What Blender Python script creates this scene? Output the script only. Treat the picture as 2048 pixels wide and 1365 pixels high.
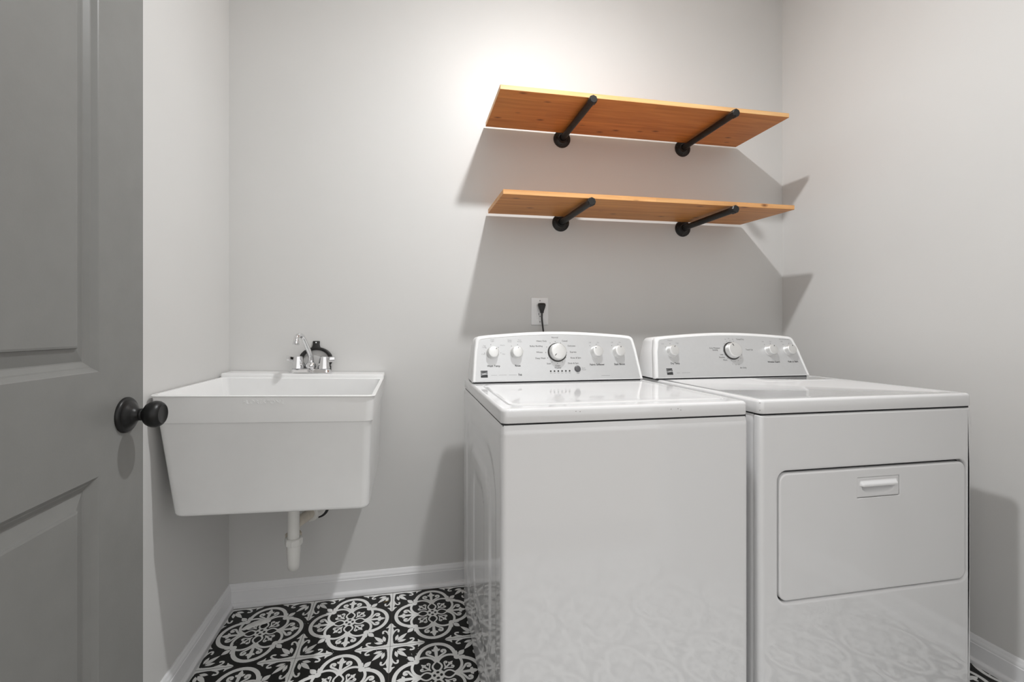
import bpy, bmesh, math, random
from mathutils import Vector, Matrix

# ------------------------------------------------------------------ clear
for o in list(bpy.data.objects):
    bpy.data.objects.remove(o, do_unlink=True)
scene = bpy.context.scene
COL = scene.collection
R = math.radians

# ------------------------------------------------------------------ camera
cam_d = bpy.data.cameras.new('camera')
cam = bpy.data.objects.new('camera', cam_d)
COL.objects.link(cam)
cam.location = (0, 0, 1.12)
cam.rotation_euler = (R(90), 0, R(-10.212))
cam_d.sensor_width = 36.0
cam_d.lens = 865.4 / 2048 * 36.0
cam_d.shift_x = (1024 - 970) / 2048
cam_d.shift_y = -(682.5 - 661.0) / 2048
cam_d.clip_start = 0.02
scene.camera = cam

# ------------------------------------------------------------------ light and exposure
BULB = (0.59, 0.96, 2.70)
BULB_STRENGTH = 1580.0
WORLD_STRENGTH = 1.2
scene.view_settings.view_transform = 'Standard'
scene.view_settings.look = 'None'
scene.view_settings.exposure = 0.0
scene.view_settings.gamma = 1.0
scene.view_settings.use_curve_mapping = False
world = bpy.data.worlds.new('hall_light')
scene.world = world
world.use_nodes = True
bgn = world.node_tree.nodes['Background']
bgn.inputs[0].default_value = (1.0, 0.99, 0.975, 1)
bgn.inputs[1].default_value = WORLD_STRENGTH

# room extents
XL, XR, YB, YF, ZC = -0.711, 1.892, 1.912, 0.14, 2.87


# ------------------------------------------------------------------ materials
def nmat(name):
    m = bpy.data.materials.new(name)
    m.use_nodes = True
    nt = m.node_tree
    b = nt.nodes['Principled BSDF']
    return m, nt, b


def plain(name, col, rough=0.5, metal=0.0, spec=0.5, noise=0.0, nscale=40.0, bump=0.0, bscale=200.0, coat=0.0):
    m, nt, b = nmat(name)
    b.inputs['Base Color'].default_value = (*col, 1)
    b.inputs['Roughness'].default_value = rough
    b.inputs['Metallic'].default_value = metal
    b.inputs['Specular IOR Level'].default_value = spec
    if coat:
        b.inputs['Coat Weight'].default_value = coat
        b.inputs['Coat Roughness'].default_value = 0.03
    tc = nt.nodes.new('ShaderNodeTexCoord')
    if noise:
        n = nt.nodes.new('ShaderNodeTexNoise')
        n.inputs['Scale'].default_value = nscale
        n.inputs['Detail'].default_value = 4
        nt.links.new(tc.outputs['Object'], n.inputs['Vector'])
        r = nt.nodes.new('ShaderNodeValToRGB')
        r.color_ramp.elements[0].position = 0.3
        r.color_ramp.elements[1].position = 0.7
        r.color_ramp.elements[0].color = (*[c * (1 - noise) for c in col], 1)
        r.color_ramp.elements[1].color = (*[min(1, c * (1 + noise)) for c in col], 1)
        nt.links.new(n.outputs['Fac'], r.inputs['Fac'])
        nt.links.new(r.outputs['Color'], b.inputs['Base Color'])
    if bump:
        n2 = nt.nodes.new('ShaderNodeTexNoise')
        n2.inputs['Scale'].default_value = bscale
        n2.inputs['Detail'].default_value = 2
        nt.links.new(tc.outputs['Object'], n2.inputs['Vector'])
        bp = nt.nodes.new('ShaderNodeBump')
        bp.inputs['Strength'].default_value = bump
        bp.inputs['Distance'].default_value = 0.002
        nt.links.new(n2.outputs['Fac'], bp.inputs['Height'])
        nt.links.new(bp.outputs['Normal'], b.inputs['Normal'])
    return m


M = {}
M['wall'] = plain('wall_paint', (0.675, 0.668, 0.655), 0.45, spec=0.35, noise=0.012, nscale=3, bump=0.05, bscale=260)
M['ceiling'] = plain('ceiling_paint', (0.88, 0.88, 0.87), 0.8, noise=0.01, bump=0.1)
M['trim'] = plain('trim_gloss_white', (0.84, 0.84, 0.85), 0.28, noise=0.01, nscale=12)
M['door'] = plain('door_grey_paint', (0.20, 0.20, 0.192), 0.38, spec=0.4, noise=0.03, nscale=18, bump=0.04, bscale=300)
M['knobblack'] = plain('oil_rubbed_black', (0.008, 0.008, 0.008), 0.36, spec=0.32, noise=0.1, nscale=60)
M['enamel'] = plain('white_enamel', (0.765, 0.765, 0.77), 0.075, spec=0.62, noise=0.004, nscale=6, coat=0.18)
M['whiteplastic'] = plain('white_plastic', (0.85, 0.85, 0.85), 0.32, noise=0.008)
M['fascia'] = plain('silver_fascia', (0.66, 0.665, 0.67), 0.36, metal=0.55, noise=0.01, nscale=90)
M['knobsilver'] = plain('silver_knob', (0.78, 0.78, 0.77), 0.40, metal=0.75, noise=0.01, nscale=80)
M['print'] = plain('dark_print', (0.03, 0.03, 0.032), 0.5, noise=0.05)
M['printgrey'] = plain('grey_print', (0.30, 0.30, 0.31), 0.5, noise=0.05)
M['gap'] = plain('dark_gap', (0.02, 0.02, 0.022), 0.8, noise=0.05)
M['black'] = plain('black_plastic', (0.015, 0.014, 0.013), 0.38, noise=0.1, nscale=60)
M['steelblack'] = plain('black_iron_pipe', (0.018, 0.017, 0.016), 0.42, metal=0.3, noise=0.25, nscale=70, bump=0.15, bscale=180)
M['chrome'] = plain('chrome', (0.78, 0.78, 0.79), 0.07, metal=1.0, noise=0.01, nscale=40)
M['sink'] = plain('sink_composite', (0.87, 0.87, 0.865), 0.20, spec=0.5, noise=0.012, nscale=15, bump=0.02, bscale=60)
M['pvc'] = plain('pvc_pipe', (0.78, 0.77, 0.74), 0.35, noise=0.015, nscale=25)
M['pvcold'] = plain('pvc_aged', (0.66, 0.60, 0.51), 0.45, noise=0.05, nscale=40)
M['grout'] = plain('grout', (0.24, 0.205, 0.175), 0.9, noise=0.25, nscale=60)
M['tileblack'] = plain('tile_black_glaze', (0.011, 0.011, 0.010), 0.45, spec=0.35, noise=0.35, nscale=25)
M['tilewhite'] = plain('tile_white_glaze', (0.88, 0.88, 0.865), 0.36, spec=0.35, noise=0.03, nscale=30)
M['hallfloor'] = plain('hall_floor_boards', (0.30, 0.25, 0.20), 0.35, noise=0.12, nscale=9)
M['dirt'] = plain('grime_speck', (0.28, 0.27, 0.26), 0.9, noise=0.3, nscale=80)
M['scrap'] = plain('white_scrap', (0.88, 0.88, 0.86), 0.6, noise=0.1, nscale=50)
M['leaf'] = plain('dry_leaf', (0.16, 0.12, 0.05), 0.8, noise=0.2)

mb, ntb, bb = nmat('bulb_glow')
bb.inputs['Base Color'].default_value = (1, 1, 1, 1)
bb.inputs['Emission Color'].default_value = (0.985, 0.995, 1.0, 1)
bb.inputs['Emission Strength'].default_value = BULB_STRENGTH
M['bulb'] = mb


def wood(name, seed, bright, lo=(0.47, 0.172, 0.042), hi=(0.69, 0.305, 0.088)):
    m, nt, b = nmat(name)
    L = nt.links.new
    N = nt.nodes.new
    tc = N('ShaderNodeTexCoord')
    mp = N('ShaderNodeMapping')
    mp.inputs['Location'].default_value = (seed, seed * 0.7, 0)
    mp.inputs['Scale'].default_value = (2.2, 30, 30)
    L(tc.outputs['Object'], mp.inputs['Vector'])
    n1 = N('ShaderNodeTexNoise')
    n1.inputs['Scale'].default_value = 1.6
    n1.inputs['Detail'].default_value = 5
    n1.inputs['Distortion'].default_value = 0.6
    L(mp.outputs['Vector'], n1.inputs['Vector'])
    ramp = N('ShaderNodeValToRGB')
    e = ramp.color_ramp.elements
    e[0].position = 0.25
    e[0].color = (*[c * bright for c in lo], 1)
    e[1].position = 0.78
    e[1].color = (*[c * bright for c in hi], 1)
    L(n1.outputs['Fac'], ramp.inputs['Fac'])
    # lamella tone changes, staves about 6 cm wide
    mp2 = N('ShaderNodeMapping')
    mp2.inputs['Scale'].default_value = (2.4, 17, 0.0)
    mp2.inputs['Location'].default_value = (seed * 2, 0.3, 0)
    L(tc.outputs['Object'], mp2.inputs['Vector'])
    vor = N('ShaderNodeTexVoronoi')
    vor.feature = 'F1'
    vor.distance = 'CHEBYCHEV'
    vor.inputs['Randomness'].default_value = 0.35
    vor.inputs['Scale'].default_value = 1.0
    L(mp2.outputs['Vector'], vor.inputs['Vector'])
    sep = N('ShaderNodeSeparateColor')
    L(vor.outputs['Color'], sep.inputs['Color'])
    mr = N('ShaderNodeMapRange')
    mr.inputs['To Min'].default_value = 0.93
    mr.inputs['To Max'].default_value = 1.06
    L(sep.outputs['Red'], mr.inputs['Value'])
    mul = N('ShaderNodeMix')
    mul.data_type = 'RGBA'
    mul.blend_type = 'MULTIPLY'
    mul.inputs['Factor'].default_value = 1.0
    L(ramp.outputs['Color'], mul.inputs[6])
    cmb = N('ShaderNodeCombineColor')
    for i in range(3):
        L(mr.outputs['Result'], cmb.inputs[i])
    L(cmb.outputs['Color'], mul.inputs[7])
    # knots
    mp3 = N('ShaderNodeMapping')
    mp3.inputs['Scale'].default_value = (7.0, 16, 16)
    mp3.inputs['Location'].default_value = (seed * 3.1, seed, 0.4)
    L(tc.outputs['Object'], mp3.inputs['Vector'])
    v2 = N('ShaderNodeTexVoronoi')
    v2.inputs['Scale'].default_value = 1.0
    v2.inputs['Randomness'].default_value = 1.0
    L(mp3.outputs['Vector'], v2.inputs['Vector'])
    kr = N('ShaderNodeValToRGB')
    kr.color_ramp.elements[0].position = 0.03
    kr.color_ramp.elements[0].color = (1, 1, 1, 1)
    kr.color_ramp.elements[1].position = 0.15
    kr.color_ramp.elements[1].color = (0, 0, 0, 1)
    L(v2.outputs['Distance'], kr.inputs['Fac'])
    mix = N('ShaderNodeMix')
    mix.data_type = 'RGBA'
    L(kr.outputs['Color'], mix.inputs['Factor'])
    L(mul.outputs[2], mix.inputs[6])
    mix.inputs[7].default_value = (0.17, 0.052, 0.014, 1)
    L(mix.outputs[2], b.inputs['Base Color'])
    b.inputs['Roughness'].default_value = 0.42
    b.inputs['Specular IOR Level'].default_value = 0.35
    bp = N('ShaderNodeBump')
    bp.inputs['Strength'].default_value = 0.08
    bp.inputs['Distance'].default_value = 0.001
    L(n1.outputs['Fac'], bp.inputs['Height'])
    L(bp.outputs['Normal'], b.inputs['Normal'])
    return m


M['wood_a'] = wood('pine_stained_a', 1.3, 1.0)
M['wood_b'] = wood('pine_stained_b', 5.7, 1.0)
M['wood_a_edge'] = wood('pine_lit_edge_a', 2.3, 1.0, (0.66, 0.34, 0.13), (0.86, 0.56, 0.27))  # edges of both boards made paler, direct lamp light put into the colour
M['wood_b_edge'] = wood('pine_lit_edge_b', 7.9, 1.0, (0.62, 0.29, 0.10), (0.80, 0.46, 0.20))


# ------------------------------------------------------------------ mesh helpers
def link(name, me, mats, parent=None, smooth=False, angle=35):
    o = bpy.data.objects.new(name, me)
    COL.objects.link(o)
    if mats is not None:
        for m in (mats if isinstance(mats, (list, tuple)) else [mats]):
            me.materials.append(M[m] if isinstance(m, str) else m)
    if smooth:
        me.shade_smooth()
        me.set_sharp_from_angle(angle=R(angle))
    if parent is not None:
        o.parent = parent
    return o


def mesh(verts, faces, name='mesh'):
    me = bpy.data.meshes.new(name)
    me.from_pydata([tuple(v) for v in verts], [], faces)
    bm = bmesh.new()
    bm.from_mesh(me)
    bmesh.ops.recalc_face_normals(bm, faces=bm.faces)
    bm.to_mesh(me)
    bm.free()
    return me


def tag(o, label=None, cat=None, group=None, kind=None):
    if label:
        o['label'] = label
    if cat:
        o['category'] = cat
    if group:
        o['group'] = group
    if kind:
        o['kind'] = kind
    return o


def empty(name, loc, label, cat, group=None):
    o = bpy.data.objects.new(name, None)
    COL.objects.link(o)
    o.location = loc
    o.empty_display_size = 0.1
    return tag(o, label, cat, group)


def box_mesh(x0, x1, y0, y1, z0, z1, bevel=0.0, seg=2):
    bm = bmesh.new()
    bmesh.ops.create_cube(bm, size=1.0)
    for v in bm.verts:
        v.co = Vector(((x0 + x1) / 2 + v.co.x * (x1 - x0), (y0 + y1) / 2 + v.co.y * (y1 - y0), (z0 + z1) / 2 + v.co.z * (z1 - z0)))
    if bevel:
        bmesh.ops.bevel(bm, geom=bm.edges[:], offset=bevel, segments=seg, affect='EDGES', profile=0.5)
    me = bpy.data.meshes.new('box')
    bm.to_mesh(me)
    bm.free()
    return me


def rrect(x0, x1, y0, y1, r, n=6):
    """rounded rectangle loop, counter-clockwise, 4*(n+1) points; r may be 4 radii (x1y1, x0y1, x0y0, x1y0)"""
    rs = r if isinstance(r, (list, tuple)) else (r,) * 4
    pts = []
    for k, (cx, cy) in enumerate(((x1, y1), (x0, y1), (x0, y0), (x1, y0))):
        rr = max(rs[k], 1e-5)
        ccx = cx - rr if cx == x1 else cx + rr
        ccy = cy - rr if cy == y1 else cy + rr
        for i in range(n + 1):
            a = (k + i / n) * math.pi / 2
            pts.append((ccx + rr * math.cos(a), ccy + rr * math.sin(a)))
    return pts


def loft(loops, cap0=True, cap1=True, closed=True):
    """loops: equal-length lists of 3D points"""
    n = len(loops[0])
    V = [p for l in loops for p in l]
    F = []
    for k in range(len(loops) - 1):
        for i in range(n if closed else n - 1):
            j = (i + 1) % n
            F.append((k * n + i, k * n + j, (k + 1) * n + j, (k + 1) * n + i))
    if cap0:
        F.append(tuple(range(n)))
    if cap1:
        F.append(tuple((len(loops) - 1) * n + i for i in range(n)))
    return mesh(V, F)


def lathe(profile, origin, axis, n=32, cap=True):
    """profile: list of (radius, height along axis)"""
    ax = Vector(axis).normalized()
    t = Vector((0, 0, 1)) if abs(ax.z) < 0.9 else Vector((1, 0, 0))
    u = ax.cross(t).normalized()
    v = ax.cross(u).normalized()
    o = Vector(origin)
    loops = []
    for r, h in profile:
        r = max(r, 1e-5)
        loops.append([o + ax * h + u * (r * math.cos(2 * math.pi * i / n)) + v * (r * math.sin(2 * math.pi * i / n)) for i in range(n)])
    return loft(loops, cap, cap)


def catmull(pts, sub=8):
    P = [Vector(p) for p in pts]
    P = [P[0] * 2 - P[1]] + P + [P[-1] * 2 - P[-2]]
    out = []
    for i in range(1, len(P) - 2):
        for s in range(sub):
            t = s / sub
            a, b, c, d = P[i - 1], P[i], P[i + 1], P[i + 2]
            out.append(0.5 * ((2 * b) + (c - a) * t + (2 * a - 5 * b + 4 * c - d) * t * t + (3 * b - a - 3 * c + d) * t ** 3))
    out.append(P[-2].copy())
    return out


def tube(pts, radius, n=16, cap=True):
    """radius: number or list per point"""
    P = [Vector(p) for p in pts]
    rs = radius if isinstance(radius, (list, tuple)) else [radius] * len(P)
    loops = []
    up = None
    for i, p in enumerate(P):
        d = (P[min(i + 1, len(P) - 1)] - P[max(i - 1, 0)]).normalized()
        if up is None:
            t = Vector((0, 0, 1)) if abs(d.z) < 0.9 else Vector((1, 0, 0))
            up = d.cross(t).normalized()
        else:
            up = (up - d * up.dot(d)).normalized()
        w = d.cross(up)
        loops.append([p + up * (rs[i] * math.cos(2 * math.pi * k / n)) + w * (rs[i] * math.sin(2 * math.pi * k / n)) for k in range(n)])
    return loft(loops, cap, cap)


def text_mesh(s, size, align='CENTER', mat4=None, extrude=0.0, bold=0.0, squash=1.0):
    c = bpy.data.curves.new('txt', 'FONT')
    c.body = s
    c.size = size
    c.align_x = align
    c.align_y = 'CENTER'
    c.extrude = extrude
    c.offset = bold
    c.resolution_u = 3
    c.space_line = 0.9
    o = bpy.data.objects.new('txt', c)
    COL.objects.link(o)
    dg = bpy.context.evaluated_depsgraph_get()
    me = bpy.data.meshes.new_from_object(o.evaluated_get(dg))
    bpy.data.objects.remove(o, do_unlink=True)
    bpy.data.curves.remove(c)
    me.materials.clear()
    if squash != 1.0:
        me.transform(Matrix.Diagonal((squash, 1, 1, 1)))
    if mat4 is not None:
        me.transform(mat4)
    return me


def frame(origin, u, v):
    """4x4 from a plane: local x -> u, y -> v, z -> u x v"""
    u = Vector(u).normalized()
    v = Vector(v).normalized()
    w = u.cross(v)
    m = Matrix.Identity(4)
    for i in range(3):
        m[i][0], m[i][1], m[i][2], m[i][3] = u[i], v[i], w[i], origin[i]
    return m


# ------------------------------------------------------------------ room shell
def slab(name, x0, x1, y0, y1, z0, z1, mat):
    o = link(name, box_mesh(x0, x1, y0, y1, z0, z1), mat)
    return tag(o, kind='structure')


T = 0.12
slab('wall_back', XL - T, XR + T, YB, YB + T, -0.01, ZC + 0.02, 'wall')
slab('wall_left', XL - T, XL, YF - T, YB, -0.01, ZC + 0.02, 'wall')
slab('wall_right', XR, XR + T, YF - T, YB, -0.01, ZC + 0.02, 'wall')
slab('ceiling', XL - T, XR + T, YF - T, YB + T, ZC, ZC + 0.1, 'ceiling')

# unseen front wall, opening widened past the door so fill reaches the dryer
DX0, DX1, DZ1 = -0.575, 1.255, 2.06
fv = []
ff = []


def addbox(x0, x1, y0, y1, z0, z1):
    b = len(fv)
    fv.extend([(x0, y0, z0), (x1, y0, z0), (x1, y1, z0), (x0, y1, z0), (x0, y0, z1), (x1, y0, z1), (x1, y1, z1), (x0, y1, z1)])
    ff.extend([tuple(b + i for i in q) for q in ((0, 3, 2, 1), (4, 5, 6, 7), (0, 1, 5, 4), (1, 2, 6, 5), (2, 3, 7, 6), (3, 0, 4, 7))])


addbox(XL, DX0, YF - 0.11, YF, 0.001, ZC)
addbox(DX1, XR, YF - 0.11, YF, 0.001, ZC)
addbox(DX0, DX1, YF - 0.11, YF, DZ1, ZC)
tag(link('wall_front', mesh(fv, ff), 'wall'), kind='structure')

# ------------------------------------------------------------------ floor of printed tiles
PITCH = 0.316
GX0, GY1 = -0.691, 1.883
floor = link('floor', box_mesh(XL, XR, -0.30, YB, -0.03, -0.0022), 'grout')
tag(floor, kind='structure')
slab('floor_hall', -3.2, 4.2, -4.2, -0.302, -0.03, 0.0, 'hallfloor')


def tile_shapes():
    """ornament as flat inlay shapes, painter's order; unit half-size = 1"""
    S = []          # (layer, colour, polygon)

    def rot(p, k):
        x, y = p
        for _ in range(k % 4):
            x, y = -y, x
        return (x, y)

    def add(layer, colr, poly, sym=True):
        for k in range(4 if sym else 1):
            S.append((layer, colr, [rot(p, k) for p in poly]))

    def disc(cx, cy, r, n=28, ry=None, ang=0.0):
        ry = ry or r
        ca, sa = math.cos(ang), math.sin(ang)
        return [(cx + r * math.cos(t) * ca - ry * math.sin(t) * sa, cy + r * math.cos(t) * sa + ry * math.sin(t) * ca)
                for t in [2 * math.pi * i / n for i in range(n)]]

    def lens(p, q, w, n=10, k=1.0):
        """pointed leaf from p to q, half-width w; k > 1 pushes the belly towards q"""
        px, py = p
        dx, dy = q[0] - px, q[1] - py
        l = math.hypot(dx, dy)
        ux, uy = dx / l, dy / l
        a = []
        b = []
        for i in range(n + 1):
            t = i / n
            h = w * math.sin(math.pi * t ** k)
            a.append((px + dx * t - uy * h, py + dy * t + ux * h))
            b.append((px + dx * t + uy * h, py + dy * t - ux * h))
        return a + b[-2:0:-1]

    def stroke(pts, w0, w1, sub=5):
        c = catmull([(x, y, 0) for x, y in pts], sub)
        a = []
        b = []
        n = len(c) - 1
        for i, p in enumerate(c):
            d = (c[min(i + 1, n)] - c[max(i - 1, 0)]).normalized()
            w = w0 + (w1 - w0) * i / n
            a.append((p.x - d.y * w, p.y + d.x * w))
            b.append((p.x + d.y * w, p.y - d.x * w))
        return a + b[::-1]

    def xf(poly, s, ang, ox, oy):
        ca, sa = math.cos(ang), math.sin(ang)
        return [(ox + s * (x * ca - y * sa), oy + s * (x * sa + y * ca)) for x, y in poly]

    W, K = 1, 0
    # outer quatrefoil band
    add(1, W, disc(0.487, 0, 0.448, 40))
    add(2, K, disc(0.487, 0, 0.362, 40))
    add(3, K, disc(0, 0, 0.42, 40), False)
    # inner band of diagonal lobes
    add(4, W, disc(0.264, 0.264, 0.290, 36))
    add(5, K, disc(0.264, 0.264, 0.232, 36))
    # petals on the axes and the pierced centre
    add(6, W, lens((0.05, 0), (0.405, 0), 0.118, 12))
    add(7, K, lens((0.115, 0), (0.350, 0), 0.078, 12))
    add(8, W, disc(0, 0, 0.138, 24), False)
    add(9, K, disc(0.072, 0, 0.030, 12, 0.036))
    # knots on the diagonals
    add(6, W, disc(0.435, 0.435, 0.068, 16))

    def fleur():
        out = [stroke([(0.0, 0), (0.15, 0), (0.32, 0)], 0.022, 0.040)]
        for s in (1, -1):
            out.append(stroke([(0.03, 0.0), (0.11, 0.040 * s), (0.18, 0.125 * s), (0.235, 0.198 * s), (0.300, 0.195 * s), (0.312, 0.145 * s), (0.275, 0.118 * s)], 0.021, 0.030))
            out.append(disc(0.268, 0.132 * s, 0.034, 12))
            out.append(lens((0.30, 0.0), (0.355, 0.098 * s), 0.034, 8, 1.1))
        out.append(lens((0.29, 0), (0.475, 0), 0.050, 10, 0.75))
        return out
    for p in fleur():
        add(6, W, xf(p, 1.0, 0, 0.375, 0))
        add(6, W, xf(p, 0.60, math.pi / 4, 0.135, 0.135))
    # leaf sprays outside the knots
    q = math.pi / 4
    add(6, W, xf(lens((0.0, 0), (0.205, 0), 0.058, 10, 0.9), 1, q, 0.475, 0.475))
    add(6, W, xf(lens((0.0, 0.02), (0.14, 0.125), 0.032, 8), 1, q, 0.435, 0.435))
    add(6, W, xf(lens((0.0, -0.02), (0.14, -0.125), 0.032, 8), 1, q, 0.435, 0.435))
    # corner cross: half arms along the two edges of each corner
    def to_corner(poly, flip):
        # u along the edge away from the corner, v inwards
        return [((1 - v, 1 - u) if not flip else (1 - u, 1 - v)) for u, v in poly]
    arm = [[(0.0, 0.0), (0.0, 0.115), (0.07, 0.085), (0.16, 0.058), (0.30, 0.050), (0.44, 0.062), (0.52, 0.070), (0.60, 0.048),
            (0.62, 0.055), (0.615, 0.115), (0.625, 0.120), (0.67, 0.075), (0.70, 0.060), (0.74, 0.040), (0.775, 0.0)],
           stroke([(0.38, 0.045), (0.46, 0.075), (0.52, 0.125), (0.515, 0.170), (0.465, 0.180), (0.435, 0.165)], 0.018, 0.024)]
    for p in arm:
        for fl in (False, True):
            pp = to_corner(p, fl)
            add(6, W, pp if fl else pp[::-1])
    add(7, K, disc(1 - 0.112, 1 - 0.112, 0.047, 12))
    add(6, W, lens((1 - 0.155, 1 - 0.155), (1 - 0.375, 1 - 0.375), 0.050, 10, 0.75))
    add(6, W, lens((1 - 0.118, 1 - 0.165), (1 - 0.165, 1 - 0.355), 0.038, 8))
    add(6, W, lens((1 - 0.165, 1 - 0.118), (1 - 0.355, 1 - 0.165), 0.038, 8))
    return S


def tile_mesh():
    hs = PITCH / 2 - 0.0004
    lp = rrect(-hs, hs, -hs, hs, 0.001, 2)
    lp2 = rrect(-hs + 0.0003, hs - 0.0003, -hs + 0.0003, hs - 0.0003, 0.001, 2)
    V = [(x, y, -0.0020) for x, y in lp] + [(x, y, -0.0006) for x, y in lp] + [(x, y, 0.0) for x, y in lp2]
    n = len(lp)
    F = []
    MI = []
    for k in range(2):
        for i in range(n):
            F.append((k * n + i, k * n + (i + 1) % n, (k + 1) * n + (i + 1) % n, (k + 1) * n + i))
            MI.append(0)
    F.append(tuple(range(2 * n, 3 * n)))
    MI.append(0)
    idx = {}
    for layer, colr, poly in tile_shapes():
        idx[layer] = idx.get(layer, 0) + 1
        z = layer * 4.0e-5 + idx[layer] * 1.5e-7
        b = len(V)
        lim = hs - 0.0003
        V.extend((max(-lim, min(lim, x * PITCH / 2)), max(-lim, min(lim, y * PITCH / 2)), z) for x, y in poly)
        # orientation: keep every inlay facing up
        area = sum(poly[i][0] * poly[(i + 1) % len(poly)][1] - poly[(i + 1) % len(poly)][0] * poly[i][1] for i in range(len(poly)))
        f = tuple(b + i for i in range(len(poly)))
        F.append(f if area > 0 else f[::-1])
        MI.append(1 if colr else 0)
    me = bpy.data.meshes.new('tile')
    me.from_pydata(V, [], F)
    me.materials.append(M['tileblack'])
    me.materials.append(M['tilewhite'])
    me.polygons.foreach_set('material_index', MI)
    me.update()
    return me


tm = tile_mesh()
# narrow cut tile against the right wall
cut = tm.copy()
bmc = bmesh.new()
bmc.from_mesh(cut)
cutw = XR - 0.004 - (GX0 + 8 * PITCH)
bmesh.ops.bisect_plane(bmc, geom=bmc.verts[:] + bmc.edges[:] + bmc.faces[:], plane_co=(-PITCH / 2 + cutw, 0, 0), plane_no=(1, 0, 0), clear_outer=True)
bmc.to_mesh(cut)
bmc.free()
rnd = random.Random(4)
for j in range(6):
    for i in range(9):
        o = bpy.data.objects.new('tile', tm if i < 8 else cut)
        COL.objects.link(o)
        o.parent = floor
        o.location = (GX0 + (i + 0.5) * PITCH, GY1 - (j + 0.5) * PITCH, rnd.uniform(-0.0002, 0.0002))

# ------------------------------------------------------------------ baseboards
BBP = [(0, 0.0005), (0.013, 0.0005), (0.013, 0.060), (0.0135, 0.064), (0.0115, 0.067), (0.0120, 0.071), (0.0095, 0.078), (0.0065, 0.083), (0.006, 0.088), (0.004, 0.0905), (0, 0.0905)]
SHP = [(0.0125, 0.0005)] + [(0.0125 + 0.0145 * math.cos(a), 0.0005 + 0.0175 * math.sin(a)) for a in [i * math.pi / 16 for i in range(9)]]


def run(profile, path):
    """path: list of (point xy, outward xy) stations of an extrusion; profile (depth, height)"""
    loops = [[(px + ox * d, py + oy * d, z) for d, z in profile] for (px, py), (ox, oy) in path]
    return loft(loops, True, True)


for nm, path in (('baseboard_back', [((XL, YB), (1, -1)), ((XR, YB), (-1, -1))]),
                 ('baseboard_left', [((XL, YF), (1, 0)), ((XL, YB), (1, -1))]),
                 ('baseboard_right', [((XR, YF), (-1, 0)), ((XR, YB), (-1, -1))])):
    b = tag(link(nm, run(BBP, path), 'trim', smooth=True, angle=40), kind='structure')
    link('shoe_molding', run(SHP, path), 'trim', parent=b, smooth=True, angle=50)

# ------------------------------------------------------------------ door, open into the room
DFX = -0.570           # face towards the camera
DTH = 0.035
DYE, DYH, DTOP = 1.067, 0.153, 2.032


def door_face(sign_x, xface):
    """stiles and rails as one face with two openings, built as quads"""
    ys = [DYH, DYH + 0.138, DYE - 0.138, DYE]
    zs = [0.012, 0.245, 0.8455, 1.042, 1.905, DTOP]
    V = []
    F = []
    for z in zs:
        for y in ys:
            V.append((xface, y, z))
    for r in range(5):
        for c in range(3):
            if c == 1 and r in (1, 3):
                continue
            a = r * 4 + c
            F.append((a, a + 1, a + 5, a + 4))
    return V, F


V1, F1 = door_face(1, DFX)
V2, F2 = door_face(-1, DFX - DTH)
nV = len(V1)
V = V1 + V2
F = F1 + [tuple(i + nV for i in f[::-1]) for f in F2]
# outer edges
outer = [0, 1, 2, 3, 7, 11, 15, 19, 23, 22, 21, 20, 16, 12, 8, 4]
for i in range(len(outer)):
    a, b = outer[i], outer[(i + 1) % len(outer)]
    F.append((a, a + nV, b + nV, b))
door = tag(link('door_1', mesh(V, F), 'door'), kind='structure')
door['label'] = 'open dark grey panelled door at the left edge of the photo'


def door_panel(z0, z1):
    y0, y1 = DYH + 0.138, DYE - 0.138
    loops = []
    for face in (1, -1):
        xf = DFX if face == 1 else DFX - DTH
        seq = [(0.0, 0.0), (0.002, 0.0012), (0.0085, 0.0078), (0.0105, 0.0084), (0.0190, 0.0142), (0.0210, 0.0146),
               (0.0430, 0.0085), (0.0450, 0.0078), (0.0465, 0.0040), (0.050, 0.0030)]
        part = []
        for ins, dep in seq:
            x = xf - face * dep
            part.append([(x, y0 + ins, z0 + ins), (x, y1 - ins, z0 + ins), (x, y1 - ins, z1 - ins), (x, y0 + ins, z1 - ins)])
        loops.append(part)
    me = loft(loops[0][::-1] + loops[1], True, True)
    return me


link('panel', door_panel(1.042, 1.905), 'door', parent=door)
link('panel', door_panel(0.245, 0.8455), 'door', parent=door)
KY, KZ = 1.008, 0.9455
for s, xf in ((1, DFX), (-1, DFX - DTH)):
    prof = [(0.0365, 0.0), (0.0365, 0.003), (0.034, 0.0065), (0.0305, 0.0078), (0.0285, 0.0085), (0.0255, 0.0115), (0.0185, 0.0175), (0.0135, 0.0215),
            (0.0118, 0.026), (0.0112, 0.030)]
    k = link('door_knob', lathe([(0.0112, 0.0265), (0.0125, 0.028), (0.0125, 0.031), (0.0115, 0.0325), (0.0155, 0.0355), (0.0225, 0.041), (0.0265, 0.048), (0.0278, 0.054),
                                 (0.0268, 0.0605), (0.0235, 0.066), (0.0205, 0.0685), (0.0190, 0.0690), (0.0182, 0.0682), (0.0, 0.0690)], (xf, KY, KZ), (s, 0, 0), 40),
             'knobblack', parent=door, smooth=True, angle=50)
    k['label'] = 'round black door knob'
    link('rosette', lathe(prof, (xf, KY, KZ), (s, 0, 0), 40), 'knobblack', parent=k, smooth=True, angle=50)
link('latch_plate', box_mesh(DFX - 0.030, DFX - 0.005, DYE - 0.001, DYE + 0.0012, KZ - 0.028, KZ + 0.028, 0.0005), 'knobblack', parent=door)

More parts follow.
